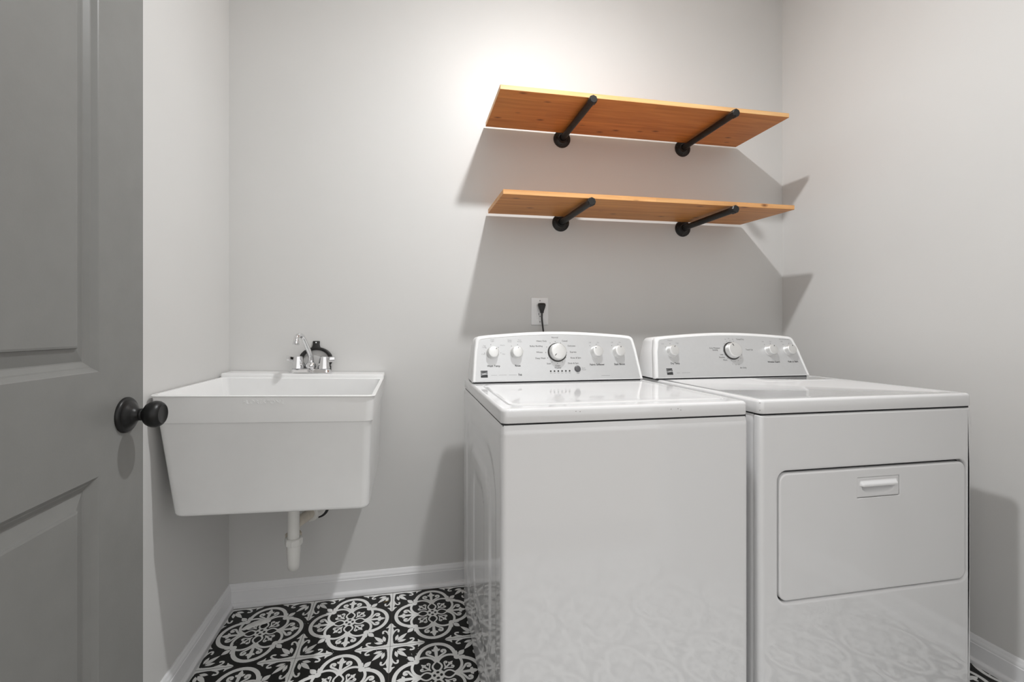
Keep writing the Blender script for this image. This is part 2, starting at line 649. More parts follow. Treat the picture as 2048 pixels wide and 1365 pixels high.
# ------------------------------------------------------------------ wood shelves on pipe brackets
def shelf(name, x0, x1, yr, yf, zr, zf, th, mat, label):
    """board lying on its brackets; zr / zf underside heights at rear and front"""
    w, d = x1 - x0, yr - yf
    me = box_mesh(-w / 2, w / 2, -d / 2, d / 2, 0, th, 0.0012, 1)
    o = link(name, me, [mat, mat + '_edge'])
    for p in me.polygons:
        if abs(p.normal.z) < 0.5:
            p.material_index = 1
    o.location = ((x0 + x1) / 2, (yr + yf) / 2, (zr + zf) / 2)
    o.rotation_euler = (math.atan2(zr - zf, d), 0, 0)
    return tag(o, label, 'shelf', 'pine shelves on black pipes')


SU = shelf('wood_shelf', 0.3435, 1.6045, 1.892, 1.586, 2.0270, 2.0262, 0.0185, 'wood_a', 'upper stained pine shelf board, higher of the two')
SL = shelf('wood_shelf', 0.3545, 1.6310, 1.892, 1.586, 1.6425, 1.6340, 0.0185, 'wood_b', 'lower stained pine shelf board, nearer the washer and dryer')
SL.rotation_euler.y = R(-0.20)
SU.rotation_euler.y = R(-0.14)


def bracket(x, zw, zf, yend, label):
    root = empty('pipe_bracket', (x, YB, zw), label, 'bracket', 'black iron pipe shelf brackets')
    d = Vector((0, yend - YB, zf - zw))
    L = d.length
    ax = d.normalized()
    fl = link('flange', lathe([(0.0405, 0.0003), (0.0405, 0.0045), (0.0385, 0.0065), (0.024, 0.0075), (0.0205, 0.010), (0.0190, 0.0165), (0.0180, 0.0175), (0.0150, 0.0175), (0.0150, 0.013)], (0, 0, 0), (0, -1, 0), 40),
              'steelblack', parent=root, smooth=True, angle=40)
    for k in range(4):
        a = math.pi / 4 + k * math.pi / 2 + 0.6
        link('screw', lathe([(0.0042, 0.006), (0.0042, 0.0082), (0.003, 0.0092), (0.0, 0.0094)], (0.0305 * math.cos(a), 0, 0.0305 * math.sin(a)), (0, -1, 0), 10), 'black', parent=fl, smooth=True)
    link('pipe', lathe([(0.0134, 0.012), (0.0134, L - 0.012)], (0, 0, 0), ax, 28), 'steelblack', parent=root, smooth=True)
    link('end_cap', lathe([(0.0148, L - 0.0215), (0.0172, L - 0.0200), (0.0172, L - 0.0035), (0.0140, L), (0.0, L)], (0, 0, 0), ax, 8), 'steelblack', parent=root)
    return root


bracket(0.706, 2.006, 2.0100, 1.561, 'black pipe bracket under the upper shelf, the one nearer the sink')
bracket(1.325, 2.009, 2.0105, 1.556, 'black pipe bracket under the upper shelf, the one nearer the right wall')
bracket(0.700, 1.6180, 1.6160, 1.563, 'black pipe bracket under the lower shelf, the one above the outlet')
bracket(1.326, 1.6180, 1.6170, 1.560, 'black pipe bracket under the lower shelf, the one above the dryer')

# ------------------------------------------------------------------ wall outlet and power cord
ot = empty('wall_outlet', (0.599, YB, 1.207), 'white outlet plate on the wall behind the washing machine', 'outlet')


def plate_loops(w, h, r, seq, yo=0.0):
    return loft([[(x, -(yo + d), z) for x, z in rrect(-w / 2 + i, w / 2 - i, -h / 2 + i, h / 2 - i, max(r - i, 0.0005), 4)] for i, d in seq])


pl = link('cover_plate', plate_loops(0.081, 0.127, 0.003, [(0, 0.0002), (0, 0.003), (0.0012, 0.0050), (0.004, 0.0060)]), 'whiteplastic', parent=ot, smooth=True, angle=30)
rc = link('receptacle', plate_loops(0.034, 0.068, 0.002, [(0, 0.0055), (0, 0.0072), (0.0008, 0.0078)]), 'whiteplastic', parent=ot)
for dz in (-0.017,):
    for dx, hh in ((-0.0062, 0.0085), (0.0062, 0.007)):
        link('slot', box_mesh(dx - 0.0010, dx + 0.0010, -0.0081, -0.0074, dz - hh / 2 + 0.004, dz + hh / 2 + 0.004), 'gap', parent=rc)
    link('slot', lathe([(0.0024, 0.0074), (0.0024, 0.0081)], (0, 0, dz - 0.0065), (0, -1, 0), 12), 'gap', parent=rc)
for dz in (-0.0485, 0.0485):
    link('screw', lathe([(0.0030, 0.0055), (0.0030, 0.0066), (0.0, 0.0070)], (0, 0, dz), (0, -1, 0), 12), 'printgrey', parent=ot)

pc = empty('power_cord', (0.603, YB - 0.0085, 1.224), 'black power cord plugged into the wall outlet, hanging behind the washer', 'power cord')
hd = []
for (zz, w, d0, d1) in ((0.020, 0.010, 0.002, 0.016), (0.018, 0.0155, 0.0, 0.022), (0.010, 0.0165, 0.0, 0.026), (-0.004, 0.0125, 0.0005, 0.026), (-0.016, 0.0085, 0.005, 0.024), (-0.026, 0.0072, 0.009, 0.022)):
    hd.append([(x, -y, zz) for x, y in rrect(-w, w, d0, d1, min(0.006, (d1 - d0) / 2.2, w * 0.8), 3)])
pg = link('plug', loft(hd), 'black', parent=pc, smooth=True, angle=45)
for k in range(4):
    zz = 0.012 - k * 0.006
    link('grip_rib', box_mesh(-0.0105 + k * 0.001, 0.0105 - k * 0.001, -0.0272, -0.0255, zz - 0.001, zz + 0.001, 0.0004, 1), 'black', parent=pg)
link('cable', tube(catmull([(0, -0.016, -0.022), (-0.001, -0.018, -0.05), (0.002, -0.020, -0.085), (0.006, -0.022, -0.12), (0.012, -0.026, -0.18), (0.02, -0.03, -0.30), (0.02, -0.05, -0.5), (0.02, -0.10, -0.62)], 8), 0.0040, 12), 'black', parent=pc, smooth=True)

# ------------------------------------------------------------------ appliance helpers
def side_relief(y, z, y0, y1, z0, z1):
    """embossed arch panels on a cabinet side, metres outwards"""
    def rr(cx, cz, hx, hz, r):
        dx = abs(y - cx) - (hx - r)
        dz = abs(z - cz) - (hz - r)
        return math.hypot(max(dx, 0), max(dz, 0)) + min(max(dx, dz), 0) - r

    def st(d, w):
        t = max(0.0, min(1.0, -d / w + 0.5))
        return t * t * (3 - 2 * t)
    c = (y0 + y1) / 2
    zc = (z0 + z1) / 2
    h = 0.0
    h -= 0.0035 * st(rr(c, zc, (y1 - y0) / 2 - 0.075, (z1 - z0) / 2 - 0.095, 0.13), 0.022)
    h += 0.0035 * st(rr(c, zc - 0.01, (y1 - y0) / 2 - 0.155, (z1 - z0) / 2 - 0.165, 0.10), 0.020)
    h -= 0.003 * st(rr(c, zc - 0.02, (y1 - y0) / 2 - 0.25, (z1 - z0) / 2 - 0.23, 0.06), 0.020)
    return h


def cabinet(x0, x1, y0, y1, z0, z1, r=0.013):
    """open-back steel wrapper: front, rounded front edges, embossed sides; the sides' lower front edge tucks in"""
    ny, nz = 90, 64
    V = []
    F = []
    cols = []
    # profile around: left back -> left front -> front -> right back
    prof = []
    for i in range(ny + 1):
        t = i / ny
        prof.append(('L', y1 + (y0 + r - y1) * t))
    for i in range(1, 7):
        a = i / 6 * math.pi / 2
        prof.append(('CL', a))
    prof.append(('F', x0 + r + 0.004))
    prof.append(('F', x1 - r - 0.004))
    prof.append(('F', x1 - r))
    for i in range(1, 7):
        a = i / 6 * math.pi / 2
        prof.append(('CR', a))
    for i in range(1, ny + 1):
        t = i / ny
        prof.append(('R', y0 + r + (y1 - y0 - r) * t))
    n = len(prof)
    for k in range(nz + 1):
        z = z0 + (z1 - z0) * k / nz
        ins = 0.0
        dz = z1 - z
        if dz < 0.004:                                      # rolled top edge
            ins = 0.003 * (1 - dz / 0.004)
        for kind, val in prof:
            if kind == 'L':
                V.append((x0 + ins - side_relief(val, z, y0, y1, z0, z1), val, z))
            elif kind == 'R':
                V.append((x1 - ins + side_relief(val, z, y0, y1, z0, z1), val, z))
            elif kind == 'CL':
                V.append((x0 + r - (r - ins) * math.cos(val), y0 + r - (r - ins) * math.sin(val), z))
            elif kind == 'CR':
                V.append((x1 - r + (r - ins) * math.sin(val), y0 + r - (r - ins) * math.cos(val), z))
            else:
                V.append((val, y0 + ins, z))
    for k in range(nz):
        for i in range(n - 1):
            a = k * n + i
            F.append((a, a + 1, a + n + 1, a + n))
    # bottom, top and back closures
    F.append(tuple(range(n - 1, -1, -1)))
    F.append(tuple(nz * n + i for i in range(n)))
    F.append(tuple(k * n for k in range(nz + 1)) + tuple(k * n + n - 1 for k in range(nz, -1, -1)))
    return mesh(V, F)


def deck(x0, x1, y0, y1, z0, z1, extra, r=0.016):
    """top panel: rounded slab; extra = further (x0,x1,y0,y1,r,z) loops on top"""
    L = []
    for ins, z in ((0.004, z0), (0.0008, z0 + 0.0012), (0.0, z0 + 0.004), (0.0, z1 - 0.008), (0.0012, z1 - 0.004), (0.004, z1 - 0.0012), (0.008, z1), (0.011, z1)):
        L.append([(x, y, z) for x, y in rrect(x0 + ins, x1 - ins, y0 + ins, y1 - ins, max(r - ins * 0.6, 0.004), 6)])
    for a in extra:
        L.append([(x, y, a[5]) for x, y in rrect(a[0], a[1], a[2], a[3], a[4], 6)])
    return loft(L)


class Console:
    """leaning control console; face plane coordinates (u, v) from bottom centre"""

    def __init__(self, x0, x1, y0, z0, yback, xt0, xt1, zcorner, zmid, ytop):
        self.x0, self.x1, self.y0, self.z0, self.yb = x0, x1, y0, z0, yback
        self.xt0, self.xt1, self.zc, self.zm = xt0, xt1, zcorner, zmid
        self.lean = (ytop - y0) / (zmid - z0)
        self.xc = (x0 + x1) / 2

    def y_at(self, z):
        return self.y0 + self.lean * (z - self.z0)

    def outline(self, ins=0.0, insb=None):
        """(x, z) loop: bottom-left, up the left side, arched top, down the right"""
        insb = ins if insb is None else insb
        zb = self.z0 + insb
        pts = []
        rr = 0.022
        # left side
        for i in range(5):
            t = i / 5
            z = zb + (self.zc - rr - ins - zb) * t
            f = (z - self.z0) / (self.zc - self.z0)
            pts.append((self.x0 + (self.xt0 - self.x0) * f + ins, z))
        r2 = max(rr - ins * 0.5, 0.006)

        def top(x):
            t = (x - self.xt0) / (self.xt1 - self.xt0)
            return self.zc + (self.zm - self.zc) * math.sin(math.pi * min(max(t, 0), 1)) ** 1.15 - ins
        xl = self.xt0 + ins
        xr = self.xt1 - ins
        for i in range(7):
            a = i / 6 * math.pi / 2
            pts.append((xl + r2 - r2 * math.cos(a), self.zc - ins - r2 + r2 * math.sin(a)))
        for i in range(1, 20):
            x = xl + r2 + (xr - xl - 2 * r2) * i / 20
            pts.append((x, max(top(x), self.zc - ins)))
        for i in range(7):
            a = i / 6 * math.pi / 2
            pts.append((xr - r2 + r2 * math.sin(a), self.zc - ins - r2 + r2 * math.cos(a)))
        for i in range(5):
            t = 1 - i / 5 - 0.2
            z = zb + (self.zc - rr - ins - zb) * t
            f = (z - self.z0) / (self.zc - self.z0)
            pts.append((self.x1 + (self.xt1 - self.x1) * f - ins, z))
        return pts

    def shell(self):
        L = []
        # from the back to the front, then in to the fascia recess
        bk = [(self.xc + (x - self.xc) * 0.985, self.yb, self.z0 + (z - self.z0) * 0.97) for x, z in self.outline(0.004)]
        L.append(bk)
        L.append([(self.xc + (x - self.xc) * 0.993, self.yb - 0.012, self.z0 + (z - self.z0) * 0.985) for x, z in self.outline(0.002)])
        L.append([(x, self.y_at(z) + 0.030, z) for x, z in self.outline(0.0015)])
        L.append([(x, self.y_at(z) + 0.026, z) for x, z in self.outline(0.0035)])
        L.append([(x, self.y_at(z) + 0.022, z) for x, z in self.outline(0.0005)])
        L.append([(x, self.y_at(z) + 0.008, z) for x, z in self.outline(0.0)])
        L.append([(x, self.y_at(z) + 0.0025, z) for x, z in self.outline(0.0015)])
        L.append([(x, self.y_at(z), z) for x, z in self.outline(0.004)])
        L.append([(x, self.y_at(z) + 0.0002, z) for x, z in self.outline(0.0105, 0.004)])
        L.append([(x, self.y_at(z) + 0.0016, z) for x, z in self.outline(0.0115, 0.0045)])
        return loft(L)

    def fascia(self):
        a = [(x, self.y_at(z) + 0.0024, z) for x, z in self.outline(0.0118, 0.0048)]
        b = [(x, self.y_at(z) + 0.0010, z) for x, z in self.outline(0.0122, 0.0052)]
        return loft([a, b])

    def fr(self, x, z, off=0.0):
        """frame on the face at world x, z: local x right, y up the face, z out of the face"""
        v = Vector((0, self.lean, 1)).normalized()
        u = Vector((1, 0, 0))
        n = u.cross(v)
        p = Vector((x, self.y_at(z) + 0.0010, z)) + n * off
        return frame(p, u, v)


def make_knob(con, parent, x, z, r, h, ang, black_base, name='knob'):
    m = con.fr(x, z)
    pr = [(r * 1.10, 0.0), (r * 1.10, 0.0022), (r * 1.05, 0.003), (r * 1.03, 0.005), (r * 0.97, h - 0.004), (r * 0.945, h - 0.0018), (r * 0.89, h - 0.0004), (r * 0.84, h), (r * 0.5, h + 0.0008), (0, h + 0.001)]
    me = lathe(pr, (0, 0, 0), (0, 0, 1), 40)
    me.transform(m)
    k = link(name, me, 'knobsilver', parent=parent, smooth=True, angle=40)
    if black_base:
        me2 = lathe([(r * 1.16, 0.0), (r * 1.16, 0.003), (r * 1.12, 0.0036), (0, 0.0036)], (0, 0, 0), (0, 0, 1), 40)
        me2.transform(m)
        link('base_ring', me2, 'black', parent=k)
    pm = box_mesh(-0.0011, 0.0011, r * 0.50 if black_base else r * 0.60, r * 0.80, h - 0.001, h + 0.0014)
    pm.transform(Matrix.Rotation(R(-ang), 4, 'Z'))
    pm.transform(m)
    link('pointer_mark', pm, 'print', parent=k)
    return k


def label_at(con, parent, s, x, z, size, mat='print', align='CENTER', bold=0.0, squash=1.0):
    me = text_mesh(s, size, align, con.fr(x, z, 0.00025), 0.0, bold, squash)
    return link('lettering', me, mat, parent=parent)


def dot_at(con, parent, x, z, r, mat='print', name='tick_mark', h=0.0004):
    me = lathe([(r, 0.0001), (r, h), (0, h * 1.1)], (0, 0, 0), (0, 0, 1), 10)
    me.transform(con.fr(x, z))
    return link(name, me, mat, parent=parent)


def emblem(con, parent, x, z, s):
    """dark square badge crossed by light curved strokes"""
    m = con.fr(x, z, 0.0002)
    V = []
    F = []
    V2 = []
    # five dark bands with curved gaps between
    n = 12
    tops = [lambda t: 0.5, lambda t: 0.26 + 0.05 * math.sin(math.pi * t), lambda t: 0.02 + 0.16 * t * t, lambda t: -0.18 + 0.13 * math.sin(1.6 * t)]
    bots = [lambda t: 0.34 - 0.02 * t, lambda t: 0.10 + 0.09 * t, lambda t: -0.12 + 0.20 * math.sin(1.9 * t) - 0.02, lambda t: -0.5]
    for tp, bt in zip(tops, bots):
        b = len(V)
        for i in range(n + 1):
            t = i / n
            V.append(((t - 0.5) * s, tp(t) * s, 0))
        for i in range(n, -1, -1):
            t = i / n
            V.append(((t - 0.5) * s, min(bt(t), tp(t) - 0.02) * s, 0))
        for i in range(n):
            F.append((b + i, b + i + 1, b + 2 * n + 1 - i - 1, b + 2 * n + 1 - i))
    me = mesh(V, F)
    me.transform(m)
    return link('emblem', me, 'print', parent=parent)


def dash_row(con, parent, spans, z, h):
    V = []
    F = []
    for x0, x1 in spans:
        m = con.fr(0, z, 0.0003)
        b = len(V)
        for xx, yy in ((x0, -h / 2), (x1, -h / 2), (x1, h / 2), (x0, h / 2)):
            V.append(m @ Vector((xx, yy, 0)))
        F.append((b, b + 1, b + 2, b + 3))
    return link('fine_print', mesh(V, F), 'printgrey', parent=parent)


# ------------------------------------------------------------------ washing machine
WX0, WX1, WY0, WY1 = 0.2255, 0.9125, 1.0285, 1.725
wm = empty('washing_machine', (0, 0, 0), 'white top-loading washing machine left of the dryer, five dials on its console', 'washing machine')
link('cabinet', cabinet(WX0, WX1, WY0, WY1, 0.022, 0.8865), 'enamel', parent=wm, smooth=True, angle=45)
for fx in (WX0 + 0.05, WX1 - 0.05):
    for fy in (WY0 + 0.05, WY1 - 0.05):
        link('foot', lathe([(0.02, 0.0007), (0.02, 0.012), (0.008, 0.012), (0.008, 0.024)], (fx, fy, 0), (0, 0, 1), 16), 'black', parent=wm)
link('seal_gap', box_mesh(WX0 + 0.005, WX1 - 0.005, WY0 + 0.005, WY1 - 0.005, 0.884, 0.893), 'gap', parent=wm)
ZD = 0.9275
link('top_deck', deck(WX0 + 0.0005, WX1 - 0.0005, WY0 - 0.0005, WY1, 0.8905, ZD,
                      [(0.2545, 0.885, 1.068, 1.5, 0.03, ZD), (0.2575, 0.882, 1.071, 1.497, 0.028, ZD - 0.0035)]), 'enamel', parent=wm, smooth=True, angle=35)
lidL = []
for ins, z in ((0.0, ZD - 0.004), (0.0, ZD - 0.0012), (0.0008, ZD + 0.0006), (0.0025, ZD + 0.0016), (0.012, ZD + 0.0022), (0.03, ZD + 0.0012), (0.06, ZD + 0.0008)):
    lidL.append([(x, y, z) for x, y in rrect(0.2600 + ins, 0.8795 - ins, 1.0735 + ins, 1.4945 - ins, max(0.026 - ins * 0.3, 0.01), 6)])
link('lid', loft(lidL), 'enamel', parent=wm, smooth=True, angle=35)
wc = Console(0.2290, 0.8955, 1.530, ZD + 0.0042, 1.690, 0.2475, 0.8820, 1.0985, 1.1150, 1.588)
cs = link('control_console', wc.shell(), 'whiteplastic', parent=wm, smooth=True, angle=40)
link('console_gap', box_mesh(0.240, 0.885, 1.535, 1.685, ZD - 0.001, ZD + 0.006), 'gap', parent=wm)
fa = link('fascia', wc.fascia(), 'fascia', parent=wm)
fa['label'] = 'silver printed control fascia'
WKZ = 1.036
kn = []
for x, r, a, bbk, h in ((0.3105, 0.0215, 42, False, 0.022), (0.4010, 0.0215, 12, False, 0.022), (0.5590, 0.0315, -135, True, 0.024), (0.7165, 0.0215, -38, False, 0.022), (0.8075, 0.0215, 12, False, 0.022)):
    make_knob(wc, wm, x, WKZ, r, h, a, bbk)
BZ = WKZ - 0.046
TS = 0.0102
for s, x in (('Wash Temp', 0.311), ('Rinse', 0.402), ('Fabric Softener', 0.714), ('Stain Boost', 0.806)):
    label_at(wc, fa, s, x, WKZ - 0.047, TS, bold=0.00022, squash=0.95)
SS = 0.0068
for s, x, z, al in (('Cold', 0.282, WKZ - 0.004, 'RIGHT'), ('Tap\nCold', 0.286, WKZ + 0.024, 'RIGHT'), ('Cool\nLight', 0.312, WKZ + 0.046, 'CENTER'), ('Warm', 0.340, WKZ + 0.028, 'LEFT'), ('Hot', 0.346, WKZ - 0.004, 'LEFT'),
                    ('Deep\nRinse', 0.378, WKZ + 0.044, 'CENTER'), ('Two\nRinses', 0.416, WKZ + 0.044, 'CENTER'),
                    ('Off', 0.696, WKZ + 0.036, 'CENTER'), ('On', 0.729, WKZ + 0.036, 'CENTER'), ('Off', 0.787, WKZ + 0.036, 'CENTER'), ('On', 0.820, WKZ + 0.036, 'CENTER')):
    label_at(wc, fa, s, x, z, SS, 'printgrey', al)
CS = 0.0088
for s, dx, dz, al in (('Normal', 0.0, 0.056, 'CENTER'), ('Casual', 0.027, 0.043, 'LEFT'), ('Delicates', 0.048, 0.024, 'LEFT'), ('Express', 0.054, 0.001, 'LEFT'), ('Rinse & Spin', 0.054, -0.021, 'LEFT'), ('Drain & Spin', 0.041, -0.041, 'LEFT'),
                      ('Clean\nWasher', 0.0, -0.053, 'CENTER'), ('Soak', -0.026, -0.041, 'RIGHT'), ('Deep Wash', -0.044, -0.021, 'RIGHT'), ('Whites', -0.054, 0.001, 'RIGHT'), ('Bulky/ Bedding', -0.052, 0.024, 'RIGHT'), ('Heavy Duty', -0.034, 0.043, 'RIGHT')):
    label_at(wc, fa, s, 0.556 + dx, WKZ + dz, CS, 'print', al, 0.0, 0.95)
for k in range(12):
    a = R(90 - 30 * k)
    dot_at(wc, fa, 0.556 + 0.0415 * math.cos(a), WKZ + 0.0415 * math.sin(a) * 0.98, 0.0013)
for cx, angs in ((0.3105, (180, 142, 100, 42, 0)), (0.4010, (125, 78)), (0.7130, (128, 75)), (0.8035, (128, 75))):
    for a in angs:
        dot_at(wc, fa, cx + 0.0305 * math.cos(R(a)), WKZ + 0.0305 * math.sin(R(a)), 0.0012)
for k in range(6):
    dot_at(wc, wm, 0.5265 + k * 0.0148, 0.9675, 0.0030, 'black', 'indicator_light', 0.0012)
    dash_row(wc, fa, [(0.5265 + k * 0.0148 - 0.004, 0.5265 + k * 0.0148 + 0.004)], 0.9605, 0.0012)
bm_ = lathe([(0.0125, 0.0), (0.0125, 0.0012), (0.0110, 0.0022), (0.0104, 0.0050), (0.0090, 0.0058), (0.0, 0.0060)], (0, 0, 0), (0, 0, 1), 28)
bm_.transform(wc.fr(0.6330, 0.9745))
bt = link('start_button', bm_, plain('dark_button', (0.10, 0.10, 0.105), 0.35, noise=0.05), parent=wm, smooth=True, angle=40)
bt['label'] = 'round dark start button'
label_at(wc, fa, 'Start\nPause', 0.650, 0.9740, 0.0072, 'printgrey', 'LEFT')
label_at(wc, fa, 'END', 0.633, 0.9580, 0.0050, 'printgrey')
emblem(wc, fa, 0.2745, 0.9610, 0.0255)
dash_row(wc, fa, [(0.300, 0.322), (0.328, 0.358), (0.366, 0.396)], 0.9565, 0.0009)
label_at(wc, fa, 'he', 0.4085, 0.957, 0.0135, 'print', 'CENTER', 0.0002)
dash_row(wc, fa, [(0.725, 0.760)], 0.9480, 0.0010)
# paint chips on the deck's front edge
for x, z in ((0.417, 0.9165), (0.428, 0.9155), (0.680, 0.9135), (0.700, 0.9140), (0.708, 0.9105)):
    link('paint_chip', lathe([(0.0012, 0.0), (0.0012, 0.0004)], (x, WY0 - 0.0005, z), (0, -1, 0), 7), 'dirt', parent=wm)

# ------------------------------------------------------------------ dryer
DX_0, DX_1, DY0, DY1 = 0.9455, 1.6825, 1.0265, 1.70
dr = empty('tumble_dryer', (0, 0, 0), 'white front-loading dryer at the right wall with a wide drop door', 'dryer')


def open_front(x0, x1, z0, z1, y, ox0, ox1, oz0, oz1, orad, depth):
    """front sheet with rounded opening, a soft roll into the opening"""
    L = []
    r = 0.013
    L.append([(x, y + 0.02, z) for x, z in rrect(x0, x1, z0, z1, 0.002, 8)])
    L.append([(x, y + r, z) for x, z in rrect(x0, x1, z0, z1, 0.002, 8)])
    for i in range(1, 6):
        a = i / 5 * math.pi / 2
        ins = r - r * math.cos(a)
        L.append([(x, y + r - r * math.sin(a), z) for x, z in rrect(x0 + ins, x1 - ins, z0, z1 - ins * 0.25, 0.002, 8)])
    L.append([(x, y, z) for x, z in rrect(x0 + r + 0.004, x1 - r - 0.004, z0 + 0.002, z1 - r * 0.25 - 0.004, 0.002, 8)])
    for ins, dd in ((-0.010, 0.0), (-0.006, 0.0), (-0.003, 0.0008), (-0.0008, 0.0030), (0.0, 0.006), (0.0, depth)):
        L.append([(x, y + dd, z) for x, z in rrect(ox0 + ins, ox1 - ins, oz0 + ins, oz1 - ins, orad - ins, 8)])
    return loft(L, False, False)


link('cabinet', cabinet(DX_0 + 0.0005, DX_1 - 0.0005, DY0 + 0.0215, DY1, 0.022, 0.8865), 'enamel', parent=dr, smooth=True, angle=45)
OX0, OX1, OZ0, OZ1 = 1.0025, 1.6610, 0.3680, 0.7310
link('front_panel', open_front(DX_0, DX_1, 0.022, 0.8865, DY0, OX0, OX1, OZ0, OZ1, 0.028, 0.020), 'enamel', parent=dr, smooth=True, angle=45)
for fx in (DX_0 + 0.05, DX_1 - 0.05):
    for fy in (DY0 + 0.06, DY1 - 0.05):
        link('foot', lathe([(0.02, 0.0007), (0.02, 0.012), (0.008, 0.012), (0.008, 0.024)], (fx, fy, 0), (0, 0, 1), 16), 'black', parent=dr)
link('seal_gap', box_mesh(DX_0 + 0.006, DX_1 - 0.006, DY0 + 0.006, DY1 - 0.006, 0.884, 0.894), 'gap', parent=dr)
link('door_gap', box_mesh(OX0 + 0.0005, OX1 - 0.0005, DY0 + 0.0195, DY0 + 0.0212, OZ0 + 0.0005, OZ1 - 0.0005), 'gap', parent=dr)
ddL = []
HX0, HX1, HZ0, HZ1 = 1.2640, 1.4130, 0.6395, 0.6985
g = 0.0042
for ins, dd in ((0.001, 0.018), (0.0, 0.012), (0.0, 0.004), (0.0008, 0.0016), (0.003, 0.0002), (0.006, 0.0), (0.009, 0.0)):
    ddL.append([(x, DY0 + dd, z) for x, z in rrect(OX0 + g + ins, OX1 - g - ins, OZ0 + g + ins, OZ1 - g * 1.4 - ins, 0.026 - ins, 8)])
for ins, dd in ((-0.005, 0.0), (-0.0015, 0.0), (0.0, 0.0015), (0.0, 0.004)):
    ddL.append([(x, DY0 + dd, z) for x, z in rrect(HX0 + ins, HX1 - ins, HZ0 + ins, HZ1 - ins, 0.004, 8)])
dd_ = link('door', loft(ddL, True, False), 'enamel', parent=dr, smooth=True, angle=35)
dd_['label'] = 'wide drop-down dryer door'


def handle_mesh():
    nx, nz = 80, 44
    V = []
    F = []

    def sm(a, b, t):
        t = max(0.0, min(1.0, (t - a) / (b - a)))
        return t * t * (3 - 2 * t)
    for j in range(nz + 1):
        for i in range(nx + 1):
            s = i / nx
            t = j / nz
            x = HX0 + 0.0008 + (HX1 - HX0 - 0.0016) * s
            z = HZ0 + 0.0008 + (HZ1 - HZ0 - 0.0016) * t
            # edge roll
            e = min(x - HX0, HX1 - x, z - HZ0, HZ1 - z)
            y = DY0 + 0.0006 + 0.003 * (1 - sm(0.0005, 0.004, e))
            cx = (x - (HX0 + HX1) / 2) / 0.058
            # scoop under the lip
            lipz = HZ0 + 0.0335
            low = HZ0 + 0.0315 - 0.0245 * math.sqrt(max(0.0, 1 - min(1, abs(cx)) ** 2.4))
            if abs(cx) < 1 and low < z < lipz:
                f = (z - low) / (lipz - low)
                wgt = 1 - sm(0.90, 1.0, abs(cx))
                y += wgt * 0.020 * sm(0.0, 0.95, f)
            # proud lip
            cl = abs(x - (HX0 + HX1) / 2)
            if z >= lipz and cl < 0.0675:
                q = sm(0, 0.009, 0.0675 - cl)
                f = (z - lipz) / (HZ1 - 0.008 - lipz)
                if f < 1:
                    y -= 0.0075 * q * (1 - sm(0.25, 1.0, f))
            V.append((x, y, z))
    for j in range(nz):
        for i in range(nx):
            a = j * (nx + 1) + i
            F.append((a, a + 1, a + nx + 2, a + nx + 1))
    # shallow box behind so the handle is a closed body
    n0 = len(V)
    ring = [i for i in range(nx + 1)] + [j * (nx + 1) + nx for j in range(1, nz + 1)] + [nz * (nx + 1) + i for i in range(nx - 1, -1, -1)] + [j * (nx + 1) for j in range(nz - 1, 0, -1)]
    for i in ring:
        V.append((V[i][0], DY0 + 0.0215, V[i][2]))
    m = len(ring)
    for k in range(m):
        F.append((ring[k], ring[(k + 1) % m], n0 + (k + 1) % m, n0 + k))
    F.append(tuple(n0 + k for k in range(m)))
    return mesh(V, F)


hn = link('handle', handle_mesh(), 'enamel', parent=dd_, smooth=True, angle=50)
ZT = 0.9295
deckd = deck(DX_0 - 0.0005, DX_1 + 0.0005, DY0 - 0.0005, DY1, 0.8905, ZT,
             [(DX_0 + 0.030, DX_1 - 0.038, DY0 + 0.035, 1.490, 0.03, ZT), (DX_0 + 0.036, DX_1 - 0.046, DY0 + 0.042, 1.482, 0.027, ZT - 0.0026)])
link('top_deck', deckd, 'enamel', parent=dr, smooth=True, angle=35)
# raised lint screen step behind the recess
lsL = []
for ins, z in ((0.0, ZT - 0.0034), (0.002, ZT - 0.001), (0.007, ZT + 0.0004), (0.012, ZT + 0.0006)):
    lsL.append([(x, y, z) for x, y in rrect(1.325 + ins * 2.5, DX_1 - 0.045 - ins * 0.2, 1.405 + ins, 1.500, (0.004, 0.004, 0.022, 0.012), 5)])
link('lint_screen_cover', loft(lsL), 'enamel', parent=dr, smooth=True, angle=40)
dc = Console(0.9345, 1.6285, 1.510, ZT + 0.0040, 1.665, 0.9620, 1.6020, 1.0940, 1.1100, 1.570)
link('control_console', dc.shell(), 'whiteplastic', parent=dr, smooth=True, angle=40)
link('console_gap', box_mesh(0.948, 1.615, 1.515, 1.655, ZT - 0.001, ZT + 0.006), 'gap', parent=dr)
fd = link('fascia', dc.fascia(), 'fascia', parent=dr)
fd['label'] = 'silver printed control fascia'
DKZ = 1.0365
for x, r, a, bbk, h in ((1.0240, 0.0215, 15, False, 0.022), (1.2930, 0.0315, -22, True, 0.024), (1.4710, 0.0215, 18, False, 0.022), (1.5600, 0.0215, 12, False, 0.022)):
    make_knob(dc, dr, x, DKZ, r, h, a, bbk)
for s, x in (('Dry Temp', 1.030), ('Wrinkle Guard', 1.474), ('Push to Start', 1.566)):
    label_at(dc, fd, s, x, DKZ - 0.046, TS, bold=0.0002, squash=0.90)
for s, x, z, al in (('Low', 0.998, DKZ + 0.030, 'RIGHT'), ('Medium', 1.027, DKZ + 0.043, 'CENTER'), ('High', 1.050, DKZ + 0.032, 'LEFT'),
                    ('Off', 1.448, DKZ + 0.036, 'CENTER'), ('On', 1.484, DKZ + 0.036, 'CENTER'), ('Off', 1.538, DKZ + 0.036, 'CENTER'), ('End of Cycle Signal', 1.556, DKZ + 0.046, 'CENTER')):
    label_at(dc, fd, s, x, z, SS, 'printgrey', al)
